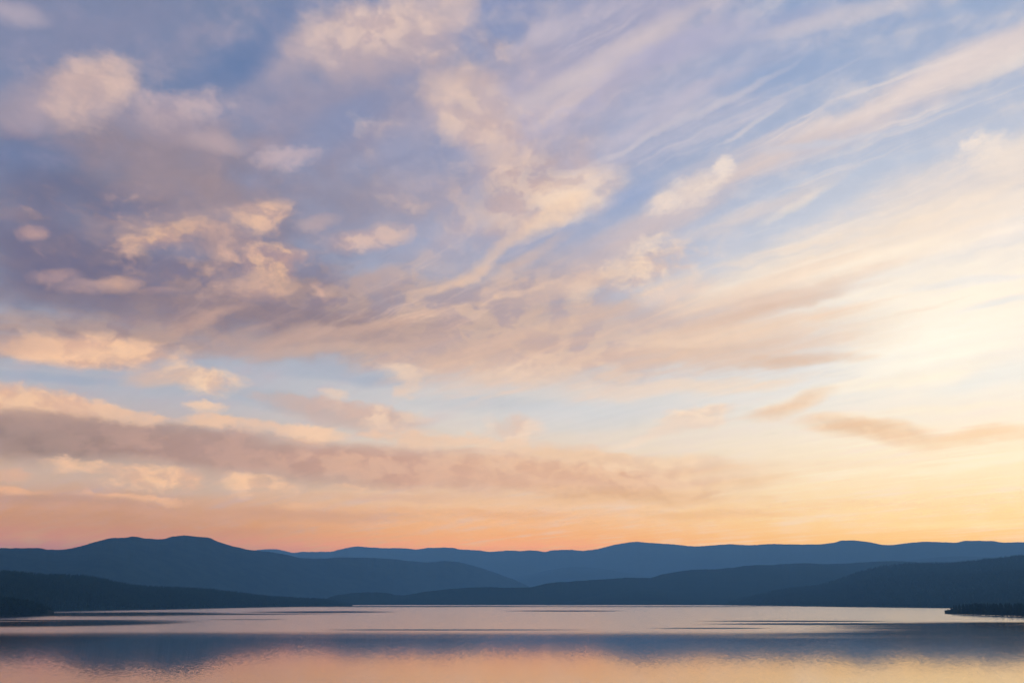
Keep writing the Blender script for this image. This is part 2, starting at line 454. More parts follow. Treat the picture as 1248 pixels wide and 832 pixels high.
cloud(250, 495, 30, 8, -4, '#EFCBAF', 0.95, 0.1, 'p', 0.7, crisp=True)
# long dark bar with lit tops
cloud(30, 484, 150, 22, -8, '#EFC5A5', 1.0, 0.3, 'p', 0.5, '#E2B69D', crisp=True)
cloud(110, 497, 72, 15, -9, '#EDC3A6', 1.0, 0.25, 'p', 0.5, '#DFB59F', crisp=True)
cloud(380, 524, 56, 11, -5, '#F1CAAC', 1.0, 0.2, 'p', 0.5, crisp=True)
cloud(265, 515, 40, 7, -3, '#EBC4A8', 0.95, 0.1, 'p', 0.6, crisp=True)
cloud(192, 508, 16, 5, 0, '#EBC4A8', 0.9, 0.1, 'p', 0.6, crisp=True)
cloud(420, 503, 130, 20, -9, '#C9AEA5', 0.95, 0.2, 'p', 0.7)
cloud(460, 500, 78, 13, -9, '#EBCBB4', 0.95, 0.1, 'p', 0.8, '#D6B6A8', crisp=True)
cloud(370, 487, 90, 7, -6, '#CDB1A8', 0.85, 0.0, 'p', 0.8, crisp=True)
cloud(625, 518, 48, 18, -3, '#F0D2BA', 0.9, 0.0, 'p', 0.8, '#E3C2AF', crisp=True)
cloud(560, 534, 110, 12, -6, '#ECCBB2', 0.95, 0.05, 'p', 0.8, crisp=True)
cloud(690, 545, 70, 12, -4, '#E9C8AF', 0.85, 0.0, 'p', 0.8, crisp=True)
cloud(100, 535, 280, 40, -5, '#A28A86', 1.0, 0.45, 'b', 0.5, '#988280')
cloud(60, 510, 190, 18, -7, '#B0938D', 0.75, 0.1, 'b', 0.5)
cloud(340, 558, 300, 38, -5, '#C19D92', 1.0, 0.4, 'b', 0.5, '#B3938C')
cloud(530, 572, 250, 36, -4, '#DAB09A', 1.0, 0.3, 'b', 0.6, '#CDA292')
cloud(735, 576, 250, 34, -3, '#E9BFA0', 1.0, 0.35, 'b', 0.6, '#DFB297')
cloud(650, 590, 200, 18, -4, '#DDB199', 0.7, 0.0, 'b', 0.9)
cloud(800, 562, 80, 10, 3, '#F5D5B5', 0.9, 0.0, 'p', 1.0, crisp=True)
cloud(720, 553, 110, 8, -4, '#F1CFAF', 0.9, 0.0, 'p', 1.0, crisp=True)
cloud(890, 590, 120, 9, 4, '#F2CFA9', 0.7, 0.0, 'b', 1.0)
cloud(640, 608, 230, 7, -2, '#E3B797', 0.6, 0.0, 'b', 1.0)
cloud(690, 552, 110, 7, -4, '#EAC5A6', 0.8, 0.0, 'p', 0.8, crisp=True)
cloud(770, 603, 190, 15, -2, '#E8BC95', 0.9, 0.0, 'b', 1.0, '#DDAF8A')
cloud(380, 522, 56, 9, -5, '#F3CCAE', 0.95, 0.1, 'p', 0.7, crisp=True)
cloud(255, 511, 50, 7, -3, '#EBC3A7', 0.9, 0.0, 'p', 0.9, crisp=True)
cloud(480, 528, 60, 7, -4, '#E3BEA6', 0.8, 0.0, 'p', 1.0, crisp=True)
cloud(160, 505, 110, 8, -7, '#E6BFA5', 0.85, 0.0, 'p', 0.9, crisp=True)
cloud(310, 517, 70, 7, -4, '#E8C2A8', 0.85, 0.0, 'p', 1.0, crisp=True)
cloud(510, 533, 80, 8, -5, '#E9C6AC', 0.85, 0.0, 'p', 1.0, crisp=True)
cloud(600, 538, 60, 8, -5, '#EECDB2', 0.85, 0.0, 'p', 1.0, crisp=True)
cloud(230, 545, 330, 34, -5, '#9D8783', 0.25, 0.0, 'u', 4.0, bias=1.0)
cloud(860, 626, 150, 9, 0, '#EAB98D', 0.75, 0.0, 'b', 1.0)
cloud(860, 574, 60, 7, 3, '#EFC9A6', 0.8, 0.0, 'p', 1.0, crisp=True)
# small lit clouds under the bar
cloud(190, 580, 330, 28, -3, '#C9B2A6', 0.85, 0.1, 'b', 0.8)
cloud(92, 563, 60, 9, -4, '#EFC3A4', 0.95, 0.1, 'p', 1.0, crisp=True)
cloud(15, 574, 40, 8, -4, '#E0B199', 0.85, 0.0, 'p', 0.8, crisp=True)
cloud(190, 578, 90, 14, -4, '#F2C4A2', 0.98, 0.1, 'p', 1.1, '#DFB299', crisp=True)
cloud(318, 586, 64, 13, -5, '#F3C6A4', 0.98, 0.1, 'p', 1.0, '#E2B79C', crisp=True)
cloud(425, 592, 30, 5, -3, '#EAC0A2', 0.8, 0.0, 'p', 0.9, crisp=True)
cloud(20, 596, 60, 6, -3, '#E7B394', 0.95, 0.1, 'p', 0.6, crisp=True)
cloud(170, 607, 90, 6, -3, '#E9B797', 0.95, 0.1, 'p', 0.6, crisp=True)
cloud(70, 610, 190, 10, -3, '#C0998D', 0.95, 0.2, 'b', 0.6)
cloud(370, 618, 40, 6, -3, '#E8B896', 0.7, 0.0, 'p', 1.0, crisp=True)
cloud(280, 628, 330, 12, -2, '#CF9F89', 0.85, 0.1, 'b', 0.9)
cloud(470, 606, 130, 8, -2, '#D9AE97', 0.75, 0.0, 'b', 1.0)
cloud(90, 630, 260, 12, -1, '#C39582', 0.8, 0.0, 'b', 0.9)
cloud(560, 625, 200, 8, -1, '#E5AE89', 0.7, 0.0, 'b', 1.0)
cloud(140, 650, 330, 10, 0, '#C8937D', 0.6, 0.0, 'b', 0.8)
cloud(690, 612, 200, 7, -1, '#F0C49D', 0.6, 0.0, 'b', 1.0)
# right, low
cloud(960, 494, 80, 14, 14, '#F0CDAB', 0.95, 0.1, 's', 0.9, '#E8C3A3')
cloud(848, 504, 52, 14, 10, '#F6DCC3', 0.98, 0.15, 'p', 1.0, '#EBCFB9', crisp=True)
cloud(800, 527, 90, 7, 18, '#F4DCC6', 0.9, 0.0, 's', 0.8)
cloud(830, 520, 70, 10, 10, '#E6D0C0', 0.7, 0.0, 's', 1.0)
cloud(1070, 512, 110, 8, -6, '#FAE3C5', 0.8, 0.0, 's', 0.9)
cloud(1058, 522, 112, 21, -7, '#ECC5A0', 0.98, 0.15, 's', 0.7, '#E4BA95')
cloud(1190, 532, 130, 12, 7, '#F1CBA4', 0.95, 0.05, 's', 0.8)
cloud(1130, 500, 150, 7, 3, '#FCEBD2', 0.8, 0.0, 's', 0.9)
cloud(1150, 565, 240, 10, 7, '#FDEBCB', 0.75, 0.0, 's', 1.2)
cloud(1050, 590, 220, 7, 5, '#FBDFB9', 0.7, 0.0, 's', 1.2)
cloud(930, 575, 180, 10, 3, '#F4D9BB', 0.65, 0.0, 'b', 1.0)
cloud(980, 618, 230, 8, 1, '#F8CFA1', 0.65, 0.0, 'b', 1.0)
cloud(1180, 640, 150, 8, 2, '#FFE0AE', 0.6, 0.0, 'b', 1.0)

#END CLOUDS

# fine unevenness in every cloud
col = N.mix(1.0, col, N.ramp(N.math('ADD', N.math('MULTIPLY_ADD', puff, 0.35, 0.5), N.math('MULTIPLY_ADD', streak, 0.35, N.math('MULTIPLY', fibre, 0.30))),
                             [(0.25, (0.90, 0.90, 0.91)), (0.75, (1.08, 1.07, 1.06))]), 'MULTIPLY')
# below the horizon the world is never seen; keep it dim
col = N.mix(N.remap(dz, -0.02, -0.10), col, (0.05, 0.06, 0.08))

# the lower sky is seen through kilometres of evening air, so it is brighter and redder beyond it
tan_el = N.math('DIVIDE', N.math('MAXIMUM', dz, 0.02), N.math('SQRT', N.math('SUBTRACT', 1.0, N.math('MULTIPLY', dz, dz))))
way = N.math('MINIMUM', N.math('DIVIDE', HAZE_TOP - CAM_H, tan_el), 19500.0)
trans = N.math('EXPONENT', N.math('MULTIPLY', way, -DENS))
glow = N.vmath('SCALE', AIR, scale=N.math('SUBTRACT', 1.0, trans))
col = N.vmath('MAXIMUM', N.vmath('SUBTRACT', col, glow), (0.004, 0.004, 0.004))
col = N.vmath('SCALE', col, scale=N.math('DIVIDE', 1.0, trans))

SKY_STRENGTH = 0.1
sky_mix = N.mix(1.0, N.vmath('SCALE', col, scale=0.99 / SKY_STRENGTH), N.vmath('SCALE', nish.outputs[0], scale=0.05), 'ADD')
bg = N.new('ShaderNodeBackground')
N.put(bg.inputs['Color'], sky_mix)
bg.inputs['Strength'].default_value = SKY_STRENGTH
out = N.new('ShaderNodeOutputWorld')
N.t.links.new(bg.outputs[0], out.inputs['Surface'])
world.cycles.sampling_method = 'MANUAL'
world.cycles.sample_map_resolution = 512

# ------------------------------------------------------------------ sun behind the bright veil on the right
sun_data = bpy.data.lights.new("sun", 'SUN')
sun_data.energy = 0.5
sun_data.angle = R(12)
sun_data.color = (1.0, 0.80, 0.58)
sun = bpy.data.objects.new("sun", sun_data)
C.objects.link(sun)
sd = Vector((math.sin(SUN_AZ) * math.cos(SUN_EL), math.cos(SUN_AZ) * math.cos(SUN_EL), math.sin(SUN_EL)))
sun.rotation_euler = (-sd).to_track_quat('-Z', 'Y').to_euler()
sun.location = (0, 0, 500)


# ------------------------------------------------------------------ meshes
def describe(o, label=None, cat=None, group=None, kind=None):
    for k, v in (('label', label), ('category', cat), ('group', group), ('kind', kind)):
        if v:
            o[k] = v
    return o


def mesh_object(name, verts, faces, mat, smooth=True):
    me = bpy.data.meshes.new(name)
    verts = np.asarray(verts, dtype=np.float32)
    faces = np.asarray(faces, dtype=np.int32)
    n = faces.shape[1]
    me.vertices.add(len(verts))
    me.vertices.foreach_set('co', verts.ravel())
    me.loops.add(faces.size)
    me.loops.foreach_set('vertex_index', faces.ravel())
    me.polygons.add(len(faces))
    me.polygons.foreach_set('loop_start', np.arange(0, faces.size, n, dtype=np.int32))
    me.polygons.foreach_set('use_smooth', np.full(len(faces), smooth))
    me.update(calc_edges=True)
    me.validate()
    me.materials.append(mat)
    o = bpy.data.objects.new(name, me)
    C.objects.link(o)
    return o


def fbm1(x, seed, base=1.0, octaves=5, gain=0.5):
    """Smooth 1-D value noise in -1..1."""
    g = np.random.default_rng(seed)
    out = np.zeros_like(x)
    amp = 1.0
    tot = 0.0
    for _ in range(octaves):
        tab = g.uniform(-1, 1, 4096)
        t = x * base + g.uniform(0, 900)
        i = np.floor(t).astype(int)
        f = t - i
        f = f * f * (3 - 2 * f)
        out += amp * (tab[i % 4096] * (1 - f) + tab[(i + 1) % 4096] * f)
        tot += amp
        amp *= gain
        base *= 2.0
    return out / tot


def fbm2(x, y, seed, base=1.0, octaves=4, gain=0.5):
    g = np.random.default_rng(seed)
    out = np.zeros_like(x)
    amp = 1.0
    tot = 0.0
    for _ in range(octaves):
        tab = g.uniform(-1, 1, (256, 256))
        tx, ty = x * base + g.uniform(0, 200), y * base + g.uniform(0, 200)
        ix, iy = np.floor(tx).astype(int), np.floor(ty).astype(int)
        fx, fy = tx - ix, ty - iy
        fx, fy = fx * fx * (3 - 2 * fx), fy * fy * (3 - 2 * fy)
        a = tab[ix % 256, iy % 256] * (1 - fx) + tab[(ix + 1) % 256, iy % 256] * fx
        b = tab[ix % 256, (iy + 1) % 256] * (1 - fx) + tab[(ix + 1) % 256, (iy + 1) % 256] * fx
        out += amp * (a * (1 - fy) + b * fy)
        tot += amp
        amp *= gain
        base *= 2.0
    return out / tot


# ------------------------------------------------------------------ materials
def forest_material(name, dark, light, scale):
    m = bpy.data.materials.new(name)
    m.use_nodes = True
    n = Nodes(m.node_tree)
    pos = n.new('ShaderNodeNewGeometry').outputs['Position']
    a = n.noise(pos, scale, 5, 0.6)
    b = n.noise(pos, scale * 0.11, 3, 0.5)
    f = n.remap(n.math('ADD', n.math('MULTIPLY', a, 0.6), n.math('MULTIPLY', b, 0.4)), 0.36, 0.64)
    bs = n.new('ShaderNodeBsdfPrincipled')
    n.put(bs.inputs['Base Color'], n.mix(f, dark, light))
    bs.inputs['Roughness'].default_value = 0.9
    bs.inputs['Specular IOR Level'].default_value = 0.0
    o = n.new('ShaderNodeOutputMaterial')
    n.t.links.new(bs.outputs[0], o.inputs[0])
    return m


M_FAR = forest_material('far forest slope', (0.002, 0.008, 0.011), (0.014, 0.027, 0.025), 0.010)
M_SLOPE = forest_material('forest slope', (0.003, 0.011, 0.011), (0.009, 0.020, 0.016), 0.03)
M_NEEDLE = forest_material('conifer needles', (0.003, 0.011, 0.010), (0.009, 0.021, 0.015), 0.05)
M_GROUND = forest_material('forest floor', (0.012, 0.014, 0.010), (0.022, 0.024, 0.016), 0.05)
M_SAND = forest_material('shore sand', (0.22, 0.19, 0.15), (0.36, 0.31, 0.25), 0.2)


# ------------------------------------------------------------------ hills
def crest_line(pts, jitter=0.0, seed=1, step=0.6):
    """Photograph points -> azimuth and elevation of a crest, smoothly resampled."""
    xs = np.array([p[0] for p in pts], float)
    ys = np.array([p[1] for p in pts], float)
    x = np.arange(xs[0], xs[-1] + 1e-6, step)
    # monotone cubic through the points
    h = np.diff(xs)
    dl = np.diff(ys) / h
    m = np.zeros_like(xs)
    m[1:-1] = np.where(dl[:-1] * dl[1:] > 0, 2 * dl[:-1] * dl[1:] / (dl[:-1] + dl[1:] + 1e-12), 0)
    m[0], m[-1] = dl[0], dl[-1]
    i = np.clip(np.searchsorted(xs, x, side='right') - 1, 0, len(h) - 1)
    t = (x - xs[i]) / h[i]
    y = ((2 * t**3 - 3 * t**2 + 1) * ys[i] + (t**3 - 2 * t**2 + t) * h[i] * m[i]
         + (-2 * t**3 + 3 * t**2) * ys[i + 1] + (t**3 - t**2) * h[i] * m[i + 1])
    if jitter:
        y = y + jitter * fbm1(x, seed, 0.16, 5, 0.72)
    ae = [az_el(a, b) for a, b in zip(x, y)]
    return np.array([a for a, _ in ae]), np.array([e for _, e in ae])


def hill(name, pts, r_crest, r_foot, mat, label, trees=0.0, back=0.30, power=0.8, jitter=0.25, seed=1, rows=36, spur=0.10):
    """A real hill: foot at r_foot, crest at r_crest (metres from the viewer, may vary along the crest), falling again behind."""
    a, e = crest_line(pts, jitter, seed)
    n = len(a)
    s = np.linspace(0, 1, n)
    rc = np.interp(s, np.linspace(0, 1, len(r_crest)), r_crest)
    rf = np.interp(s, np.linspace(0, 1, len(r_foot)), r_foot)
    zc = np.maximum(CAM_H + rc * np.tan(e) - trees, 0.6)
    t = np.concatenate([np.linspace(0, 1, rows), np.linspace(1, 2, rows // 3 + 1)[1:]])
    T, A2 = np.meshgrid(t, a, indexing='ij')
    RC, RF, ZC = rc[None, :], rf[None, :], zc[None, :]
    rr = np.where(T <= 1, RF + (RC - RF) * T, RC + (T - 1) * back * RC)
    up = np.clip(T, 0, 1) ** power
    prof = np.where(T <= 1, up, np.clip(2 - T, 0, 1) ** 1.3)
    X, Y = rr * np.sin(A2), rr * np.cos(A2)
    wob = fbm2(X, Y, seed + 50, 6.0 / rc.mean(), 5, 0.5)
    env = np.clip(T, 0, 1) * np.clip(1.0 - T, 0, 1) * 4
    Z = ZC * prof + ZC * spur * wob * env
    # nothing in front of the crest may rise above the crest's own line of sight
    lim = CAM_H + rr * np.tan(e)[None, :] - 0.002 * rr * np.clip(1 - T, 0, 1)
    Z = np.where((T < 1) & (lim > 0), np.minimum(Z, np.maximum(lim, 0.0)), Z)
    Z = np.where((T == 0) | (T == 2), -2.0, Z)
    verts = np.stack([X, Y, Z], -1).reshape(-1, 3)
    k = len(t)
    idx = np.arange(k * n).reshape(k, n)
    faces = np.stack([idx[:-1, :-1], idx[:-1, 1:], idx[1:, 1:], idx[1:, :-1]], -1).reshape(-1, 4)
    o = mesh_object(name, verts, faces, mat)
    describe(o, label, 'hills', None, 'structure')
    return dict(a=a, r=rr, Z=Z, t=t, X=X, Y=Y)


FAR = [(-420, 672), (-250, 664), (-100, 670), (0, 672), (120, 671), (240, 672), (300, 671), (316, 669.5), (326, 668.6), (336, 668.9), (346, 670.6), (357, 673), (370, 672),
       (400, 672), (415, 669), (428, 666.5), (437, 665.4), (450, 666.5), (475, 667.5), (490, 667.5), (508, 669), (520, 667.5), (540, 666.8),
       (550, 667), (560, 669), (580, 670), (600, 672), (610, 671), (621, 670.5), (635, 671), (648, 670), (664, 672), (674, 670), (694, 669.5),
       (710, 670.7), (728, 668.7), (743, 664.8), (763, 661), (774, 659.7), (787, 660.7), (820, 662.8), (848, 665.3), (876, 663.5), (889, 662.8),
       (912, 663.8), (943, 662.5), (966, 662.8), (997, 663), (1015, 661), (1028, 658.1), (1038, 658), (1056, 659.7), (1082, 663.8), (1107, 661.2),
       (1128, 659.7), (1148, 660.2), (1164, 661), (1177, 658.4), (1207, 658.7), (1225, 660.5), (1250, 660.2), (1330, 657), (1450, 664), (1700, 660)]
hill('hills', FAR, [17000], [13500], M_FAR, 'long pale blue far ridge along the horizon', seed=3, jitter=0.5, back=0.12)
hill('hills', [(560, 722), (600, 708), (630, 703), (660, 696), (682, 692), (704, 690.5), (730, 692), (760, 697), (800, 702), (840, 704), (900, 706), (1000, 700), (1070, 690),
               (1120, 681), (1145, 678.5), (1170, 677.3), (1190, 677.8), (1210, 679), (1280, 684), (1400, 690)],
     [14200], [11000], M_FAR, 'low bluish foothill just in front of the far ridge', seed=9, jitter=0.3)
MOUNT = [(-420, 676), (-300, 668), (-150, 671), (-60, 669), (0, 667.6), (46, 667.4), (59, 669.3), (74, 669.4), (102.6, 664), (120.5, 658.7), (136, 655.2), (151, 655), (161.5, 653.4), (179.5, 655.8),
         (197, 656.6), (210, 653.5), (223, 652), (238, 653.5), (251, 654.2), (269, 660.7), (290, 666.6), (310, 670.5), (325, 671.7), (348, 675.6), (371, 680), (392, 680.3),
         (417, 679), (443, 679.2), (469, 680.2), (500, 683.3), (523, 685), (541, 683.3), (556, 684.3), (582, 690.5), (605, 698), (630, 707.6), (655, 719), (690, 733)]
hill('mountain', MOUNT, [6300, 6300, 6900, 8800, 10500], [4300, 4300, 5200, 7400, 9600], M_FAR, 'big dark blue double topped mountain at the left', seed=5, jitter=0.6, spur=0.22)
hill('hills', [(395, 731), (407, 725.5), (430, 722.4), (450, 721.2), (470, 722.3), (489, 725), (515, 721.2), (541, 718), (566, 716), (592, 715), (618, 715.7), (645, 715), (671, 709.7),
               (704, 707.6), (735, 705.6), (769, 703.5), (789, 703.8), (810, 699), (833, 695.3), (851, 693.5), (866, 693.3), (889, 691.7), (910, 689),
               (925, 688), (940, 688.2), (959, 686.6), (984, 685.8), (1007, 687), (1028, 686.4), (1048, 685), (1071, 683.8), (1092, 683.3),
               (1108, 684), (1160, 688), (1260, 692), (1400, 700)],
     [5250, 5450, 7600, 9800, 9800], [4850, 4900, 5000, 5200], M_SLOPE, 'rounded dark forested hill behind the middle of the far shore', power=1.3, seed=13, jitter=0.6)
hill('hills', [(665, 733), (681, 728), (710, 720), (735, 716.2), (763, 714.6), (800, 716.6), (833, 720.6), (870, 727), (900, 734)],
     [6200], [4850], M_SLOPE, 'small low forested knoll on the far shore, middle of the lake', seed=17, jitter=0.6)
RIGHT = [(868, 736), (887, 731.5), (907, 727), (928, 722.6), (961, 716), (995, 712), (1015, 706.6), (1041, 697.6), (1061, 691.7), (1082, 687.6), (1108, 685), (1133, 684.5), (1159, 684.1),
         (1184, 681.8), (1205, 679.2), (1226, 677.2), (1248, 674.5), (1330, 667), (1450, 668), (1650, 676)]
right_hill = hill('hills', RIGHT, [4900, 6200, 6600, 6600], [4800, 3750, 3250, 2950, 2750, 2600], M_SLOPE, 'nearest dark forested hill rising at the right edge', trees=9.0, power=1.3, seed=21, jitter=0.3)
LEFT = [(-420, 676), (-250, 684), (-100, 690), (0, 695.8), (26, 697), (51, 699.7), (103, 701.7), (123, 704.8), (144, 709.4), (164, 713), (195, 715), (231, 716.3), (256, 717.8), (282, 720.7),
        (310, 724.5), (336, 727), (361, 728.6), (387, 729.6), (407, 731.6), (423, 734), (430, 735.7)]
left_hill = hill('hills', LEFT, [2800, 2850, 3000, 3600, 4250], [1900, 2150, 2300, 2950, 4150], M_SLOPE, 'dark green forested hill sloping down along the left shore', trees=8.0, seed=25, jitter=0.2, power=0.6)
# near headland (left) and islet (right): low ground under the trees
HEAD = [(-420, 735), (-200, 733), (-60, 733), (0, 735), (20, 737), (41, 739.5), (56, 742), (66, 744.6)]
head = hill('headland', HEAD, [1850, 1900, 1980], [1500, 1640, 1960], M_GROUND, 'low dark headland at the left edge under the nearest conifers', seed=31, jitter=0.1, rows=14)
ISLE = [(1151, 743.6), (1157, 742.6), (1170, 741.8), (1190, 741.6), (1220, 741.6), (1260, 741.6), (1330, 741.2), (1450, 740.8)]
isle = hill('islet', ISLE, [2120, 1950, 1800, 1700], [2090, 1860, 1690, 1560], M_GROUND, 'low dark wooded spit reaching in from the right edge', seed=35, jitter=0.05, rows=10)


# ------------------------------------------------------------------ trees
def cone_verts(n, tiers):
    """A small conifer of stacked, ragged skirts; unit height, unit radius."""
    v, f = [], []
    for (z0, z1, r0, lean) in tiers:
        b = len(v)
        ph = random.random() * 6
        for i in range(n):
            a = ph + i * 2 * math.pi / n
            r = r0 * random.uniform(0.7, 1.15)
            v.append((r * math.cos(a), r * math.sin(a), z0 + random.uniform(-0.03, 0.03)))
        v.append((lean, lean * 0.5, z1))
        for i in range(n):
            f.append((b + i, b + (i + 1) % n, b + n))
    return np.array(v), np.array(f)


def forest(name, places, heights, label):
    """A wood too dense to count: many conifers joined in one object."""
    protos = [cone_verts(5, [(0.08, 0.75, 0.85, 0.02), (0.42, 1.0, 0.58, 0.0)]) for _ in range(6)]
    V, Fc, base = [], [], 0
    for i, (p, h) in enumerate(zip(places, heights)):
        v, f = protos[i % 6]
        a = random.random() * 6.3
        c, s = math.cos(a), math.sin(a)
        w = h * random.uniform(0.17, 0.30)
        q_ = np.empty_like(v)
        q_[:, 0] = (v[:, 0] * c - v[:, 1] * s) * w + p[0]
        q_[:, 1] = (v[:, 0] * s + v[:, 1] * c) * w + p[1]
        q_[:, 2] = v[:, 2] * h + p[2]
        V.append(q_)
        Fc.append(f + base)
        base += len(v)
    o = mesh_object(name, np.concatenate(V), np.concatenate(Fc), M_NEEDLE, smooth=False)
    describe(o, label, 'forest', None, 'stuff')
    return o


def scatter(hl, count, az_lo, az_hi, t_hi=1.03, bias=1.0):
    """Points on a hill's slope, evenly by ground area."""
    t, a = hl['t'], hl['a']
    out = []
    n = len(a)
    while len(out) < count:
        u = rng.random(count)
        w = rng.random(count) ** bias * t_hi
        aa = az_lo + (az_hi - az_lo) * u
        j = np.clip((np.interp(aa, a, np.arange(n))).astype(int), 0, n - 2)
        fj = np.interp(aa, a, np.arange(n)) - j
        ti = np.interp(w, t, np.arange(len(t)))
        i = np.clip(ti.astype(int), 0, len(t) - 2)
        fi = ti - i
        def g(M):
            return ((M[i, j] * (1 - fj) + M[i, j + 1] * fj) * (1 - fi) + (M[i + 1, j] * (1 - fj) + M[i + 1, j + 1] * fj) * fi)
        x, y, z = g(hl['X']), g(hl['Y']), g(hl['Z'])
        ok = z > 0.6
        out.extend(zip(x[ok], y[ok], z[ok] - 0.5))
    return out[:count]


def heights(places, lo, hi, toe):
    """Tree heights, dwindling towards the low toe of a hill."""
    az_ = np.array([math.atan2(p[0], p[1]) for p in places])
    return rng.uniform(lo, hi, len(places)) * np.clip(np.abs(az_ - toe) / R(2.2), 0.3, 1.0)


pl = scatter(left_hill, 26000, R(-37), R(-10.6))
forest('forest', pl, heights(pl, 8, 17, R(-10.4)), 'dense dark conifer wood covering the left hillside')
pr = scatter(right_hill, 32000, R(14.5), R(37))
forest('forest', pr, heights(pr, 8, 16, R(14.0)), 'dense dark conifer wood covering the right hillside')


def pine_mesh(seed):
    random.seed(seed)
    v, f = [], []
    b = 0
    # tapered trunk
    n = 6
    for z, r in ((0, 0.022), (0.5, 0.014), (0.97, 0.003)):
        for i in range(n):
            v.append((r * math.cos(i * 2 * math.pi / n), r * math.sin(i * 2 * math.pi / n), z))
    for k in range(2):
        for i in range(n):
            f.append((k * n + i, k * n + (i + 1) % n, (k + 1) * n + (i + 1) % n))
            f.append((k * n + i, (k + 1) * n + (i + 1) % n, (k + 1) * n + i))
    # whorls of drooping sprays
    for k in range(13):
        z = 0.12 + 0.86 * k / 13
        rad = 0.24 * (1 - z) ** 0.8 * random.uniform(0.75, 1.15) + 0.012
        m = 9 if z < 0.6 else 6
        ph = random.random() * 6
        for i in range(m):
            a = ph + i * 2 * math.pi / m + random.uniform(-0.2, 0.2)
            r = rad * random.uniform(0.6, 1.1)
            w = 0.55
            b = len(v)
            v.append((0, 0, z + 0.06))
            v.append((r * math.cos(a - w), r * math.sin(a - w), z - 0.02))
            v.append((r * 1.15 * math.cos(a), r * 1.15 * math.sin(a), z - 0.05))
            v.append((r * math.cos(a + w), r * math.sin(a + w), z - 0.02))
            f.append((b, b + 1, b + 2))
            f.append((b, b + 2, b + 3))
    me = bpy.data.meshes.new('conifer')
    me.from_pydata(v, [], f)
    me.materials.append(M_NEEDLE)
    return me


PINES = [pine_mesh(100 + i) for i in range(5)]


def tree_row(n_list, label, group):
    for i, (x, y, z, h) in enumerate(n_list):
        o = bpy.data.objects.new('conifer', PINES[i % 5])
        o.location = (x, y, z)
        o.rotation_euler = (0, 0, random.random() * 6.28)
        w = h * random.uniform(0.85, 1.35)
        o.scale = (w, w, h)
        C.objects.link(o)
        describe(o, label, 'tree', group)


def stand(n, xs, top, foot_r, depth, seed, zb):
    """Trees between two azimuths whose tops follow a skyline in the photograph."""
    g = np.random.default_rng(seed)
    res = []
    px = np.linspace(xs[0], xs[-1], n) + g.uniform(-1.5, 1.5, n)
    for x in px:
        x = float(np.clip(x, xs[0], xs[-1]))
        rf = float(np.interp(x, xs, foot_r))
        r = rf + float(np.interp(x, xs, depth)) * g.uniform(0.15, 1.0)
        a, e = az_el(x, float(np.interp(x, xs, top)) + g.uniform(-0.8, 2.2))
        ztop = CAM_H + r * math.tan(e)
        zg = zb
        if ztop - zg < 3:
            ztop = zg + 3
        res.append((r * math.sin(a), r * math.cos(a), zg, ztop - zg))
    return res


tree_row(stand(130, [-25, 0, 20, 41, 56, 64], [723.5, 724.6, 727, 730.8, 735, 741], [1655, 1690, 1760, 1850, 1950, 2030], [130, 120, 90, 60, 30, 10], 5, 0.6),
         'dark conifer in the stand on the low headland at the left edge', 'conifers on the left headland')
tree_row(stand(110, [1153, 1158, 1166, 1184, 1215, 1265], [741.5, 738, 735.6, 733.6, 734, 733.4], [2100, 2040, 1970, 1880, 1790, 1680], [10, 30, 60, 90, 110, 130], 6, 0.5),
         'dark conifer in the row of trees on the wooded spit at the right edge', 'conifers on the right spit')


# pale shore strips at the waterline
def shore(pts, width, label):
    v, f = [], []
    for i, (x, y) in enumerate(pts):
        a, b = on_water(x, y)
        d = math.hypot(a, b)
        for s, z in ((-0.25, -0.4), (0.1, 0.25), (1.0, 1.2), (1.2, -0.5)):
            k = (d + s * width) / d
            v.append((a * k, b * k, z))
        if i:
            for j in range(3):
                q0 = (i - 1) * 4 + j
                f.append((q0, q0 + 4, q0 + 5, q0 + 1))
    o = mesh_object('shore', v, f, M_SAND)
    describe(o, label, 'shore', None, 'structure')


shore([(-40, 748.2), (0, 747.2), (16, 746.6), (32, 745.6), (48, 745.2), (63, 745.0)], 26, 'thin pale beach along the foot of the left headland')
shore([(66, 742.4), (80, 742.1), (110, 741.5), (150, 740.9), (190, 740.3), (230, 740.0)], 30, 'thin pale beach below the left hillside')

# ------------------------------------------------------------------ lake
mw = bpy.data.materials.new('lake water')
mw.use_nodes = True
n = Nodes(mw.node_tree)
pos = n.new('ShaderNodeNewGeometry').outputs['Position']
sx, sy, sz = n.separate(pos)
flat = n.combine(sx, sy, 0.0)
# ruffled water: the breeze lies on the far part of the lake, with calm lanes in it
wob = n.vmath('MULTIPLY', n.vmath('SUBTRACT', n.noise(n.mapping(flat, scale=(0.0022, 0.0045, 1), kind='POINT'), 1.0, 4, 0.55, color=True), (0.5, 0.5, 0.5)), (500, 260, 0))
fw = n.vmath('ADD', flat, wob)


def patch(x, y, hx, hy, ang=0.0, soft=0.1):
    """An ellipse of water given by where it lies in the photograph; its real size follows from the distance."""
    cx, cy = on_water(x, y)
    x0, _ = on_water(x - hx, y)
    x1, _ = on_water(x + hx, y)
    _, yn = on_water(x, y + hy)
    _, yf = on_water(x, y - hy)
    m_ = n.mapping(flat, loc=(cx, (yn + yf) / 2, 0), rot=R(ang), scale=((x1 - x0) / 2, (yf - yn) / 2, 1))
    nz = n.noise(n.mapping(flat, scale=(0.004, 0.012, 1), kind='POINT'), 1.0, 3, 0.5)
    r2 = n.math('MULTIPLY_ADD', n.math('SUBTRACT', nz, 0.5), 0.9, n.vmath('DOT_PRODUCT', m_, m_))
    return n.remap(r2, 1.0, soft)


edge = n.math('ADD', sy, n.vmath('DOT_PRODUCT', wob, (0.0, 0.16, 0)))
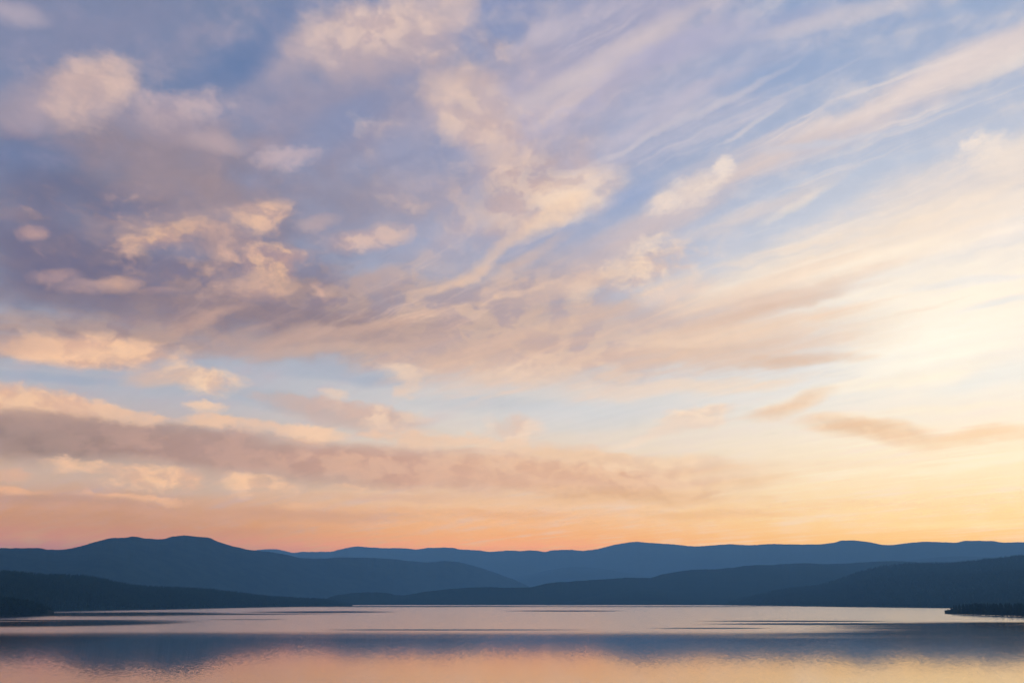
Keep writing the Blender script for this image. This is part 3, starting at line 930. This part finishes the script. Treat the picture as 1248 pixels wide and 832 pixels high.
# near edge of the ruffled water swings outwards on the right
lim_ = n.math('ADD', 725.0, n.math('MULTIPLY', n.remap(sx, 190, 640, 0, 1), 420.0))
right_side = n.remap(sx, 120, 560)
long_streaks = n.math('SUBTRACT', n.noise(n.mapping(flat, scale=(0.0011, 0.011, 1), kind='POINT'), 1.0, 4, 0.55), 0.5)
ruffle = n.remap(n.math('ADD', n.math('DIVIDE', edge, lim_), n.math('MULTIPLY', long_streaks, n.math('MULTIPLY_ADD', right_side, 1.5, 0.12))), 0.93, 1.22)
lanes = None
for args in [(60, 760, 180, 5.0), (30, 755.5, 260, 0.9), (90, 748.5, 240, 3.4), (250, 748, 200, 1.0), (390, 745.4, 110, 1.6), (520, 738.6, 260, 0.9), (690, 744, 90, 0.9), (800, 738.7, 200, 0.7),
             (980, 756.5, 150, 1.1), (1050, 760, 240, 1.6), (870, 765, 90, 1.0), (560, 767, 200, 1.0), (300, 754.5, 60, 0.5)]:
    p_ = patch(*args)
    lanes = p_ if lanes is None else n.math('MAXIMUM', lanes, p_)
ruffle = n.math('MULTIPLY', ruffle, n.math('SUBTRACT', 1.0, n.math('MULTIPLY', lanes, 0.97)))
rough = n.math('MULTIPLY_ADD', ruffle, 0.125, 0.058)

# ripples: slopes straight from noise
rip1 = n.vmath('SUBTRACT', n.noise(n.mapping(flat, scale=(1.3, 0.32, 1), kind='POINT'), 1.0, 4, 0.65, color=True), (0.5, 0.5, 0.5))
rip2 = n.vmath('SUBTRACT', n.noise(n.mapping(flat, scale=(0.05, 0.02, 1), kind='POINT'), 1.0, 2, 0.5, color=True), (0.5, 0.5, 0.5))
slope = n.vmath('ADD', n.vmath('MULTIPLY', rip1, (0.009, 0.036, 0)), n.vmath('MULTIPLY', rip2, (0.0003, 0.0009, 0)))
nrm = n.vmath('NORMALIZE', n.vmath('ADD', slope, (0, 0, 1)))

gl = n.new('ShaderNodeBsdfAnisotropic') if hasattr(bpy.types, 'ShaderNodeBsdfAnisotropic') else n.new('ShaderNodeBsdfGlossy')
gl.inputs['Color'].default_value = (0.97, 0.97, 0.97, 1)
n.put(gl.inputs['Roughness'], rough)
n.put(gl.inputs['Normal'], nrm)
df = n.new('ShaderNodeBsdfDiffuse')
df.inputs['Color'].default_value = (0.010, 0.022, 0.030, 1)
fr = n.new('ShaderNodeFresnel')
fr.inputs['IOR'].default_value = 2.2
ms = n.new('ShaderNodeMixShader')
n.put(ms.inputs[0], n.math('MULTIPLY_ADD', fr.outputs[0], 0.55, 0.43, clamp=True))
n.t.links.new(df.outputs[0], ms.inputs[1])
n.t.links.new(gl.outputs[0], ms.inputs[2])
om = n.new('ShaderNodeOutputMaterial')
n.t.links.new(ms.outputs[0], om.inputs[0])

XS = np.linspace(-15000, 15000, 61)
YS = np.linspace(-1500, 21000, 41)
gx, gy = np.meshgrid(XS, YS)
wv = np.stack([gx, gy, np.zeros_like(gx)], -1).reshape(-1, 3)
ix = np.arange(61 * 41).reshape(41, 61)
wf = np.stack([ix[:-1, :-1], ix[:-1, 1:], ix[1:, 1:], ix[1:, :-1]], -1).reshape(-1, 4)
lake = mesh_object('water', wv, wf, mw)
describe(lake, 'calm lake water mirroring the sunset sky, with ruffled lanes', 'lake', None, 'structure')

# ------------------------------------------------------------------ air
mh = bpy.data.materials.new('air')
mh.use_nodes = True
n = Nodes(mh.node_tree)
pv = n.new('ShaderNodeVolumePrincipled')
pv.inputs['Color'].default_value = (0.26, 0.60, 0.99, 1)
pv.inputs['Density'].default_value = DENS
pv.inputs['Anisotropy'].default_value = 0.15
oo = n.new('ShaderNodeOutputMaterial')
n.t.links.new(pv.outputs[0], oo.inputs['Volume'])
x0, x1, y0, y1, z0, z1 = -15600, 15600, -2000, 21500, -3.5, HAZE_TOP
hv = [(x, y, z) for z in (z0, z1) for y in (y0, y1) for x in (x0, x1)]
hf = [(0, 2, 3, 1), (4, 5, 7, 6), (0, 1, 5, 4), (2, 6, 7, 3), (0, 4, 6, 2), (1, 3, 7, 5)]
haze = mesh_object('haze', hv, hf, mh, smooth=False)
describe(haze, 'thin bluish evening haze lying over the lake and hills', 'haze', None, 'stuff')

# ------------------------------------------------------------------ render settings
S.render.engine = 'CYCLES'
S.view_settings.view_transform = 'Standard'
S.view_settings.look = 'None'
S.view_settings.exposure = 0.0
S.view_settings.gamma = 1.0
S.view_settings.use_curve_mapping = False
S.cycles.use_adaptive_sampling = True      # the smooth sky needs few samples, hills and water get all of them
S.cycles.adaptive_threshold = 0.02
S.cycles.adaptive_min_samples = 8
S.cycles.volume_bounces = 1
S.cycles.max_bounces = 6
S.cycles.diffuse_bounces = 2
S.cycles.glossy_bounces = 3
S.cycles.use_denoising = True
try:
    S.cycles.denoiser = 'OPENIMAGEDENOISE'
except Exception:
    pass
